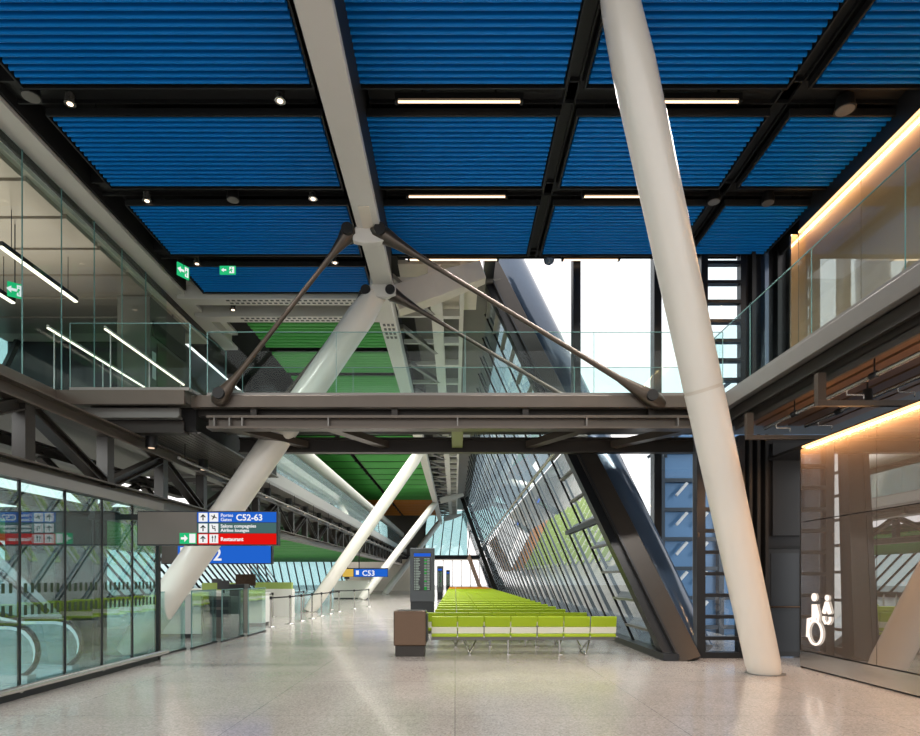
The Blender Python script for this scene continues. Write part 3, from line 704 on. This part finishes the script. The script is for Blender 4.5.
# third sign C53
SY3 = 38
x0, _, zt = at(354, 569, SY3); x1, _, zb = at(388, 577, SY3)
t = thing('gate_sign', 'distant blue gate sign reading C53 between second and third struts', 'sign', (x0, SY3, zb), 'hanging wayfinding signs')
W, H = x1-x0, zt-zb
MB().box(-.75, W, 0, .16, 0, H+.06).build('sign_case', 'dark_steel', t)
MB().box(0, W-.03, -.01, 0, .02, H-.0).build('blue_strip', 'sign_blue', t)
MB().box(-.7, -.04, -.01, 0, .02, H-.0).build('yellow_strip', 'yellow_sign', t)
text('lettering', 'C53', (.5, -.014, .08), .46, 'sign_white', t, bold=.008)
MB().box(.12, .3, -.014, -.01, .14, .4).build('pictogram_tile', 'sign_white', t)
MB().tube([(.3,.08,H),(.3,.08,2.05)], .03, 8).build('suspension_rod', 'black_metal', t); MB().tube([(-.4,.08,H+.06),(-.4,.08,1.42)], .03, 8).build('suspension_rod', 'black_metal', t)

# ---------------------------------------------------------- desks, screens, queue posts
def desk(x, y, wd, dp, h, lab, dark=False):
    t = thing('service_desk', lab, 'counter', (x, y, 0), 'white boarding counters')
    MB().box(0, wd, 0, dp, .1, h-.04).build('desk_body', 'counter_white', t, .01)
    MB().box(-.03, wd+.03, -.03, dp+.03, h-.04, h).build('desk_top', 'counter_dark' if dark else 'counter_white', t, .01)
    MB().box(.03, wd-.03, .03, dp, 0, .1).build('plinth', 'counter_dark', t)
    MB().box(wd*.3, wd*.3+.4, .1, .14, h+.12, h+.42).box(wd*.3+.17, wd*.3+.23, .14, .18, h, h+.3).build('monitor', 'counter_dark', t)
    return t
desk(-8.3, 16.6, 1.5, .8, 1.15, 'white boarding counter just right of the sloping strut foot')
t = thing('shelf_cabinet', 'grey cabinet with two dark openings beside the boarding counter', 'cabinet', (-6.75, 16.6, 0))
MB().box(0, .75, 0, .6, 0, 1.1).build('cabinet_body', 'sign_grey', t)
MB().box(.06, .69, -.01, 0, .82, 1.02).box(.06, .69, -.01, 0, .55, .75).build('opening', 'counter_dark', t)
desk(-8.6, 20.6, 2.2, .8, 1.1, 'white boarding counter behind the grey ticket gate')
desk(-11.2, 26, 3.2, .9, 1.15, 'long white counter farther back in the side bay')
desk(-9.2, 47, 2.6, .9, 1.4, 'white counter below the distant blue gate sign')
t = thing('ticket_gate', 'dark-topped grey ticket gate pillar among the counters', 'gate', (-6.55, 18, 0))
MB().box(0, .42, 0, .4, 0, 1.28).build('pillar', 'sign_grey', t, .01); MB().box(-.02, .44, -.02, .42, 1.28, 1.42).build('reader_head', 'counter_dark', t, .01)
t = thing('notice_board', 'small brown board standing above the counters', 'board', (-6.9, 19.5, 0))
MB().box(0, .62, 0, .05, 1.36, 1.72).build('board_panel', 'brushed_bronze', t); MB().tube([(.31,.08,0),(.31,.08,1.5)], .03, 10).build('stand', 'dark_steel', t)
for (x, y, l) in ((-7.6, 22.6, 'nearer green planter box on the counters at left'), (-6.6, 25.5, 'farther green planter box before the left windows')):
    t = thing('planter_screen', l, 'planter', (x-1.7, y, 0)); MB().box(0, 1.6, 0, .4, 0, 1.15).build('planter_body', 'counter_white', t)
    MB().box(.05, 1.55, .05, .35, 1.15, 1.42).build('green_top', 'green_olive2', t)
# glass screens
gy = [12.45, 13.9, 15.4, 17.0, 18.6]
for k in range(4):
    t = thing('glass_screen', 'chest-high glass screen panel beside the counters, %s from the front' % ORD[k], 'glass screen', (-6.04+.12*k, gy[k], 0), 'chest-high glass screens along the boarding counters')
    MB().box(-.008, .008, .04, gy[k+1]-gy[k]-.04, .03, 1.3).build('glass_pane', 'wall_glass', t)
    MB().box(-.02, .02, 0, gy[k+1]-gy[k], 0, .04).build('floor_channel', 'dark_steel', t)
    MB().box(-.012, .012, .02, .045, .03, 1.32).box(-.012, .012, .04, gy[k+1]-gy[k]-.04, 1.3, 1.32).build('edge_trim', 'pane_edge', t)
# queue posts
def post(x, y, lab):
    t = thing('queue_post', lab, 'queue barrier', (x, y, 0), 'silver queue posts')
    MB().tube([(0,0,0),(0,0,.02),(0,0,.03)], [.17,.17,.04], 20).build('post_base', 'stainless', t)
    MB().tube([(0,0,.02),(0,0,.9)], .032, 12).build('post_shaft', 'stainless', t)
    MB().tube([(0,0,.9),(0,0,1.0)], .042, 12).build('belt_head', 'belt_black', t)
    return t
pp = [(-6.0, 20.2), (-5.75, 21.6), (-5.7, 23.0), (-5.65, 24.5), (-5.6, 26.0), (-5.55, 27.6), (-5.5, 29.4), (-7.3, 21.5), (-7.4, 23.5), (-7.5, 25.5), (-7.2, 27.5), (-7.2, 29.5), (-6.2, 31.0), (-5.2, 32.0), (-4.8, 34.5)]
for k, (x, y) in enumerate(pp):
    lab = ('silver queue post in the row nearest the aisle, %s from front' % ORD[k]) if k < 7 else ('silver queue post in the back row, %s from front' % ORD[k-7]) if k < 12 else ('silver queue post in the distant group, %s from front' % ORD[k-12])
    t = post(x, y, lab)
    if k not in (6, 11, 14) and k+1 < len(pp):
        nx, ny = pp[k+1]; MB().bar((0,0,.95), (nx-x, ny-y, .95), .008, .05).build('belt', 'belt_black', t)

# far portal of the nave
t = struct('wall_far')
MB().box(-9.0, 3.0, 76, 76.3, 3.9, 4.4).build('portal_lintel', 'dark_steel', t)
MB().box(-9.0, -3.6, 76, 76.3, 4.4, 9.9).build('upper_wall', 'portal_grey', t)
for k in range(6): MB().bar((-4+1.1*k, 76, 4.4), (-3.4+1.1*k, 76, 9.8), .12, .12).build('mullion', 'dark_steel', t)
MB().box(-3.6, 1.5, 76.1, 76.14, 4.4, 9.9).build('pane', 'left_facade_glass', t)
MB().box(-12, -2.9, 78, 78.3, 0, 4).build('end_wall', 'gallery_white', t)
for k in range(6): MB().box(-2.8+1.2*k, -2.7+1.2*k, 81.8, 81.9, 0, 3.9).build('passage_mullion', 'grey_steel', t)
m = struct('ceiling_passage')
MB().box(-9, 4.4, 76.3, 81.9, 3.9, 4.0).build('passage_ceiling', 'gallery_white', m)
t = thing('art_panels', 'orange and red artwork boards leaning at the distant right wall', 'artwork', (2.4, 60, 0))
for k in range(6): MB().bar((.3,2.0*k,.3), (-1.0, 2.0*k, 3.9), 1.4, .05, (1,0,.3)).build('board', 'orange_paint', t)

# ---------------------------------------------------------- right facade (leaning glass)
D = Vector((-.33, .52, 1.0)); FX = 4.3; ZT = 10.2
def fp(y, z, off=0): return (FX-.33*z+off, y+.52*z, z)
t = struct('window_5')
yb = [12.6+1.9*k for k in range(35)]
for k in range(34):
    MB().add([fp(yb[k], 4.8), fp(yb[k+1], 4.8), fp(yb[k+1], ZT), fp(yb[k], ZT)], [(0,1,2,3)]).build('pane', 'facade_glass', t)
    MB().add([fp(yb[k], .05), fp(yb[k+1], .05), fp(yb[k+1], 4.78), fp(yb[k], 4.78)], [(0,1,2,3)]).build('lower_pane', 'lower_facade_glass', t)
for k in range(35):
    a = Vector(fp(yb[k], 0, -.06)); b = Vector(fp(yb[k], ZT, -.06))
    MB().bar(a, b, .05 if k else .1, .05, (1,0,.33)).build('mullion', 'mullion_dark', t)
MB().tube([fp(12.6, 4.82, -.16), fp(73, 4.82, -.16)], .05, 12).build('handrail_pipe', 'stainless', t)
MB().bar(fp(11.9, .06, -.12), fp(77, .06, -.12), .3, .16, (0,0,1)).build('sill', 'dark_steel', t)
MB().bar(fp(6.5, ZT), fp(71.5, ZT), .3, .3).build('head_beam', 'dark_steel', t)
for k in range(16):
    z = .5+.62*k
    MB().bar(fp(12.65, z, -.04), fp(14.45, z, -.04), .12, .05, (0,0,1)).build('rung', 'grey_steel', t)
MB().bar(fp(12.2, 2.9, -.1), fp(16.4, 2.9, -.1), .12, .12, (0,0,1)).build('transom', 'mullion_dark', t)
for y, l in ((60, 'k'),):
    MB().bar(fp(y, 0, -.25), fp(y, ZT, -.25), .3, .4, (1,0,.33)).build('frame_post', 'dark_bronze', t)
# main end frame
t = thing('leaning_beam', 'wide dark bronze beam leaning at the near end of the glass facade', 'beam', (4.53, 11.95, 0))
e = Vector((1.02-4.53, 18-11.95, 10.77))
nrm = (0,-1,0)
MB().bar((0,0,0), tuple(e), .42, .14, nrm).build('beam_face', 'dark_bronze', t, .01)
MB().bar((.18,.12,0), tuple(e+Vector((.18,.12,0))), .04, .3, nrm).bar((-.19,.1,0), tuple(e+Vector((-.19,.1,0))), .04, .3, nrm).build('beam_flange', 'dark_steel', t)
t = thing('outer_leaning_beam', 'slimmer dark beam leaning just left of the wide bronze beam', 'beam', (4.22, 12.2, 0))
MB().bar((0,0,0), tuple(e*.97), .2, .3, nrm).build('beam_body', 'mullion_dark', t)
t = thing('facade_tube', 'large glossy slate-blue round tube leaning behind the dark beam', 'tube column', (5.08, 13.2, 0))
e2 = Vector((1.62-5.08, 19-13.2, 11.3))
MB().tube([(0,0,0), tuple(e2*.5), tuple(e2)], [.42,.46,.46], 36).build('tube_shaft', 'slate_tube', t)

# ---------------------------------------------------------- end glazing (right)
t = struct('window_6')
for px in (577, 658, 701):
    x = (px-CX)/F*15
    MB().box(x-.09, x+.09, 15, 15.3, 5.2 if px == 577 else 0, 10.6).build('mullion', 'mullion_dark', t)
MB().box(2.95, 8.2, 15.12, 15.14, 5.2, 10.6).box(4.5, 6.0, 15.12, 15.14, 0, 5.2).build('pane', 'end_glass', t)
MB().box(1.6, 8.3, 15.0, 15.3, 10.5, 10.7).build('head', 'mullion_dark', t)
t = thing('ladder_frame', 'dark ladder-like window frame above the right bridge end', 'window frame', (5.8, 14.6, 5.2))
MB().box(0, .16, 0, .2, 0, 4.3).box(.93, 1.05, 0, .2, 0, 4.3).build('stile', 'mullion_dark', t)
for k in range(9): MB().box(.16, .93, 0, .16, .12+.46*k, .2+.46*k).build('rung', 'mullion_dark', t)
MB().box(.16, .93, .08, .1, 0, 4.3).build('pane', 'end_glass', t)
t = thing('ladder_frame', 'dark ladder-like window frame standing right behind the leaning column', 'window frame', (4.82, 12.35, 0))
MB().box(-.0, .17, 0, .2, 0, 4.45).box(.84, .96, 0, .2, 0, 4.45).box(.17, .84, 0, .2, 0, .12).build('stile', 'mullion_dark', t)
for k in range(10): MB().box(.17, .84, 0, .16, .36+.43*k, .43+.43*k).build('rung', 'mullion_dark', t)
MB().box(.17, .84, .08, .1, .1, 4.4).build('pane', 'end_glass', t)
MB().box(.02, .05, -.01, 0, 2.42, 2.5).build('call_plate', 'brushed_bronze', t)
# dark walls right of the ladders
st(MB().box(5.78, 6.3, 12.5, 12.8, 0, 4.45).box(6.3, 6.98, 12.5, 12.8, 2.25, 4.45).box(6.98, 7.6, 12.5, 12.8, 0, 4.45).build('wall_end_lower', 'wall_dark'))
st(MB().box(6.85, 8.3, 14.7, 15.0, 5.2, 10.0).build('wall_end_upper', 'wall_dark'))
m = thing('wall_fins', 'dark vertical fins on the wall beside the service door', 'wall fins', (5.8, 12.3, 0))
for k in range(3): MB().box(.04+.16*k, .1+.16*k, 0, .2, 0, 4.45).build('fin', 'black_metal', m)
MB().box(.56, 1.2, .1, .2, 2.45, 4.3).build('wall_panel', 'counter_dark', m)
m = thing('wall_fins', 'dark vertical fins on the upper wall beside right gallery', 'wall fins', (6.9, 14.5, 5.2))
for k in range(4): MB().box(.05+.3*k, .14+.3*k, 0, .2, 0, 4.4).build('fin', 'slate_tube' if k == 1 else 'black_metal', m)
t = st(bpy.data.objects.new('door_1', None)); C.objects.link(t); t.location = (6.3, 12.45, 0)
MB().box(0, .68, .04, .09, .02, 2.2).build('leaf', 'counter_dark', t)
MB().box(.06, .62, .03, .04, .12, 2.1).build('door_pane', 'kiosk_grey', t)
MB().box(-.03, .0, 0, .12, 0, 2.25).box(.68, .71, 0, .12, 0, 2.25).box(0, .68, 0, .12, 2.2, 2.25).build('door_frame', 'black_metal', t)
MB().tube([(.03, 0, 1.02), (.65, 0, 1.02)], .02, 10).build('push_bar', 'brushed_bronze', t)

# ---------------------------------------------------------- exterior building
t = thing('outside_building', 'blue glazed building with white brackets seen through the end glazing', 'building', (6.7, 20, -.25))
MB().prism([(0,.2),(12,.2),(12,8),(3.5,8)], 'z', 0, 6.6).build('building_wall', 'ext_blue', t)
for k in range(8): MB().box(0, 12, 0, .2, .2+.95*k, .32+.95*k).build('floor_band', 'ext_frame', t)
for k in range(7): MB().box(-.1+1.9*k, .06+1.9*k, -.05, .25, 0, 6.7).build('frame_post', 'ext_frame', t)
for k in range(5):
    for j in range(2): MB().bar((.4+.65*j, -.1, .7+.95*k), (.75+.65*j, -.1, 1.1+.95*k), .08, .1, (0,1,0)).build('bracket', 'ext_white', t)
t = thing('outside_roof_truss', 'pale steel roof frame outside behind the bridge glass at right', 'roof truss', (5.6, 18, 6.3))
MB().bar((0,0,-.8), (2.4,0,1.0), .1, .1).bar((0,0,-1.2), (2.6,0,.7), .08, .08).bar((.9,0,-.5), (1.1,0,.0), .05, .05).build('frame', 'ext_frame', t)
MB().bar((.5,0,0), (.5,0,-1.2), .1, .1, (0,1,0)).build('support', 'ext_frame', t)

# ---------------------------------------------------------- right lower wall
t = struct('wall_right')
WX = 6.19; ye = 11.1
jy = [ye, 10.12, 9.1, 8.0, 6.9, 5.8, 4.7]
for k in range(6):
    MB().box(WX, WX+.04, jy[k+1]+.006, jy[k]-.006, .32, 2.59).build('glass_panel', 'painted_glass', t)
    MB().box(WX, WX+.04, jy[k+1]+.006, jy[k]-.006, 2.605, 3.9).build('glass_panel', 'painted_glass', t)
MB().box(WX+.04, WX+1.2, 4.7, ye-.02, 0, 3.92).build('wall_core', 'wall_dark', t)
MB().box(WX-.02, WX+.04, 4.7, ye+.0, .03, .30).build('skirting_plate', 'stainless', t)
MB().box(WX-.0, WX+.3, ye-.0, ye+.02, 0, 3.9).build('end_trim', 'dark_bronze', t)
MB().box(WX+.02, WX+.05, 4.7, ye, 3.93, 3.96).build('cove_light', 'warm_strip', t)
area('cove_wash_light', (WX-.10, 7.9, 3.93), .05, 6.4, 150, (1, .52, .22), (0, math.radians(-25), 0))
st(MB().box(WX+.05, 7.6, 4.7, 12.5, 3.95, 4.0).build('ceiling_lower_right', 'soffit_black'))

# wheelchair and baby pictogram
t = thing('toilet_pictogram', 'glowing white wheelchair and baby pictogram on the brown glass wall', 'sign', (WX-.02, 10.66, .45))
def ringyz(cy, cz, r, w, n=28, a0=0, a1=2*math.pi):
    m = MB(); pts = [(0, cy+r*math.cos(a0+(a1-a0)*i/n), cz+r*math.sin(a0+(a1-a0)*i/n)) for i in range(n+1)]
    m.tube(pts, w, 8); return m
m = ringyz(-.03, .21, .2, .02)
m.tube([(0, -.02, .70), (0, -.03, .46)], [.045, .05], 10).tube([(0, -.03, .45), (0, .16, .43), (0, .2, .12)], [.04, .03, .022], 8).tube([(0, -.06, .68), (0, -.13, .52), (0, -.11, .4)], .02, 8)
m.build('wheelchair_symbol', 'icon_glow', t)
MB().tube([(-.005, .0, .82), (.012, .0, .82)], .07, 16).build('wheelchair_head', 'icon_glow', t)
m = MB(); by = -.37
m.prism([(by-.035, .76), (by+.035, .76), (by+.12, .58), (by+.08, .56), (by+.03, .63), (by-.03, .63), (by-.08, .56), (by-.12, .58)], 'x', -.012, .012)
for q in (-1, 1): m.tube([(0, by+q*.03, .64), (0, by+q*.075, .56)], .025, 8).tube([(0, by+q*.085, .51), (0, by+q*.09, .45), (0, by+q*.03, .39)], .022, 8)
m.build('baby_symbol', 'icon_glow', t)
MB().tube([(-.005, by, .82), (.012, by, .82)], .05, 16).build('baby_head', 'icon_glow', t)

# ---------------------------------------------------------- right upper gallery
st(MB().box(5.45, 9.5, 2, 14.7, 5.0, 5.17).build('floor_gallery_right', 'portal_grey'))
t = thing('gallery_fascia', 'grey steel fascia along the right gallery edge', 'fascia', (5.3, 3, 0))
MB().box(0, .12, 0, 11, 4.93, 5.2).build('fascia_plate', 'grey_steel', t, .01)
MB().box(.14, .2, 0, 11, 4.72, 4.93).box(.2, .26, 0, 11, 4.6, 4.72).build('recess', 'dark_bronze', t)
MB().box(.1, .16, 0, 11, 4.70, 4.73).box(.2, .24, 0, 9.2, 4.5, 4.62).build('lower_plate', 'dark_bronze', t)
balustrade('clear glass balustrade along the right gallery edge', ((5.36, 3.5), (5.36, 13.2)), 6.55, 5, grp=G)
t = struct('wall_gallery_right')
for k in range(4): MB().box(7.2, 7.25, 5.0+2.0*k, 6.985+2.0*k, 5.2, 8.8).build('wall_panel', 'gallery_wall', t)
MB().box(7.25, 7.6, 4, 13.05, 5.2, 9.84).build('wall_core', 'wall_dark', t)
MB().box(7.2, 7.23, 4, 13.0, 8.83, 8.87).build('cove_light', 'warm_strip', t)
MB().box(7.05, 7.2, 13.0, 13.06, 5.2, 8.8).build('end_trim', 'gallery_wall', t)
area('gallery_wash_light', (7.08, 9, 8.82), .05, 8, 75, (1, .58, .28), (0, math.radians(-25), 0))
# soffit of the right gallery: cross beams, planks and pipes
t = thing('soffit_frame', 'dark steel beams and timber-toned planks under the right gallery', 'soffit', (5.3, 3, 0))
for (y) in (2.0, 4.0, 6.1, 8.3): 
    MB().box(.0, 2.2, y-.04, y+.04, 4.12, 4.2).box(.0, .12, y-.05, y+.05, 4.2, 4.6).build('cross_beam', 'bronze_steel', t)
for k in range(6): MB().box(.35+.32*k, .6+.32*k, 0, 9.3, 4.62, 4.68).build('plank', 'plank_tone', t) if 'plank_tone' in M else (mat('plank_tone', (120, 88, 62), .5, noise=.15, stretch=(8,1,1)), MB().box(.35+.32*k, .6+.32*k, 0, 9.3, 4.62, 4.68).build('plank', 'plank_tone', t))
MB().box(.26, 2.3, 0, 9.5, 4.7, 4.98).build('upper_void', 'soffit_black', t)
for (x, z, l) in ((5.75, 4.38, 'silver sprinkler pipe nearest the fascia under right gallery'), (6.5, 4.42, 'silver sprinkler pipe farther in under right gallery')):
    t = thing('sprinkler_pipe', l, 'pipe', (x, 3.5, z), 'sprinkler pipes under the right gallery')
    MB().tube([(0,0,0),(0,8,0)], .035, 10).build('pipe_run', 'stainless', t)
    for k in range(4):
        MB().tube([(0,1+2*k,0),(0,1+2*k,.24)], .012, 6).tube([(0,.94+2*k,0),(0,1.06+2*k,0)], .05, 10).build('pipe_clamp', 'dark_steel', t)
        MB().tube([(0,1.6+2*k,0),(0,1.6+2*k,-.09),(.25,1.6+2*k,-.09),(.25,1.6+2*k,-.16)], .014, 6).build('sprinkler_branch', 'stainless', t)
for (x, y, l) in ((6.2, 9.3, 'dark spotlight under right gallery above the warm wall end'), (5.95, 7.6, 'dark spotlight under right gallery nearer the camera')):
    t = thing('spotlight', l, 'lamp', (x, y, 4.25), 'dark spotlights under the right gallery')
    MB().tube([(0,0,0),(0,.02,.18)], [.07,.06], 14).build('lamp_body', 'black_metal', t); MB().tube([(0,0.02,.18),(0,.02,.4)], .015, 6).build('stem', 'black_metal', t)

# ---------------------------------------------------------- benches
def make_bench(n, wseat, fabric, label, group):
    t = thing('seat_bench', label, 'bench', (0,0,0), group)
    for k in range(n):
        a = k*wseat+.012; b = (k+1)*wseat-.012
        MB().bar(((a+b)/2, -.02, .585), ((a+b)/2, -.075, .8), b-a, .045, (0,-1,0)).build('backrest', fabric, t, .01)
        MB().bar(((a+b)/2, .0, .45), ((a+b)/2, -.035, .578), b-a, .03, (0,-1,0)).build('back_shell', 'seat_shell', t)
        MB().box(a, b, -.02, .46, .37, .435).build('seat', fabric, t, .012)
    MB().box(0, n*wseat, .15, .23, .29, .36).build('beam', 'grey_steel', t)
    for k in range(n+1): MB().box(k*wseat-.01, k*wseat+.01, -.03, .42, .36, .39).build('seat_bracket', 'stainless', t)
    L = n*wseat
    for x in (L*.21, L*.83):
        m = MB()
        for s in (-1, 1):
            m.tube([(x+s*.14, .19, .3), (x, -.12, .02)], .014, 6).tube([(x+s*.14, .19, .3), (x, .48, .02)], .014, 6)
        m.box(x-.02, x+.02, -.16, .52, 0, .02); m.build('trestle_leg', 'stainless', t)
    for x in (L*.42, L*.7): MB().tube([(x,.19,0),(x,.19,.3)], .02, 8).box(x-.04, x+.04, .0, .4, 0, .012).build('post_leg', 'stainless', t)
    for k in (2, 4):
        if k < n: MB().box(k*wseat-.035, k*wseat+.035, -.06, .38, .58, .605).box(k*wseat-.012, k*wseat+.012, -.03, .0, .4, .6).build('armrest', 'grey_steel', t, .008)
    return t
P = {}
for k in range(30):
    y = 12.95+(1.5*k)
    n = 7 if k < 2 else 6
    fab = 'seat_green' if y < 47 else 'seat_orange'
    x = [-.5, -.8][k] if k < 2 else -.52
    ws = .553 if k < 2 else .56
    lab = '%s waiting bench, %s row from the front' % ('lime green' if fab == 'seat_green' else 'orange', ORD[k])
    grp = 'rows of waiting benches along the glass facade'
    key = (n, fab)
    if key not in P: P[key] = make_bench(n, ws, fab, lab, grp); o = P[key]
    else: o = copy_tree(P[key]); o['label'] = lab
    o.location = (x, y, 0)

# bin and departure screens
t = thing('waste_bin', 'boxy brushed bronze waste bin at the left end of front bench', 'bin', (-.92, 12.6, 0))
MB().box(-.33, .33, 0, .55, .22, .93).build('bin_body', 'brushed_bronze', t, .02)
MB().box(-.3, .3, .03, .52, 0, .22).build('plinth', 'dark_bronze', t, .01)
MB().box(-.25, .25, .08, .46, .93, .935).build('opening', 'black_metal', t)
MB().box(.33, .36, .05, .5, .3, .86).build('side_flap', 'dark_steel', t)
def totem(px0, px1, pyt, Y, lab, detail=True):
    x0 = (px0-CX)/F*Y; x1 = (px1-CX)/F*Y; H = EYE+(HY-pyt)/F*Y; W = x1-x0
    t = thing('departure_screen', lab, 'information display', (x0, Y, 0), 'departure screen totems')
    MB().box(0, W, 0, .3, .55, H).build('housing', 'kiosk_grey', t, .02)
    MB().box(.02, W-.02, .03, .27, 0, .55).build('pedestal', 'dark_steel', t, .01)
    s0, s1 = H*.36, H*.93
    sc_ = MB().box(W*.14, W*.86, -.012, 0, s0, s1).build('screen', 'screen_black', t)
    MB().box(W*.16, W*.84, -.016, -.012, s1-.17, s1-.03).build('screen_header', 'screen_blue', sc_)
    m = MB(); g = MB(); n = 20; hh = (s1-.2-s0-.04)/n
    for k in range(n):
        z = s0+.02+hh*k
        m.box(W*.17, W*.22, -.016, -.012, z, z+hh*.55); m.box(W*.24, W*(.34+.1*random.random()), -.016, -.012, z, z+hh*.55)
        m.box(W*.7, W*.8, -.016, -.012, z, z+hh*.55)
        if k == n-2 or random.random() < .18: g.box(W*.58, W*.68, -.016, -.012, z, z+hh*.7)
        else: m.box(W*.58, W*.68, -.016, -.012, z, z+hh*.5)
    m.build('flight_rows', 'screen_text', sc_); g.build('status_marks', 'screen_green', sc_)
totem(410, 434.5, 548, 27.5, 'tall grey departure screen totem behind the bronze bin')
totem(437, 443, 566, 46, 'second departure screen totem, smaller and farther away')
totem(446, 450, 570, 60, 'farthest departure screen totem before the end passage')
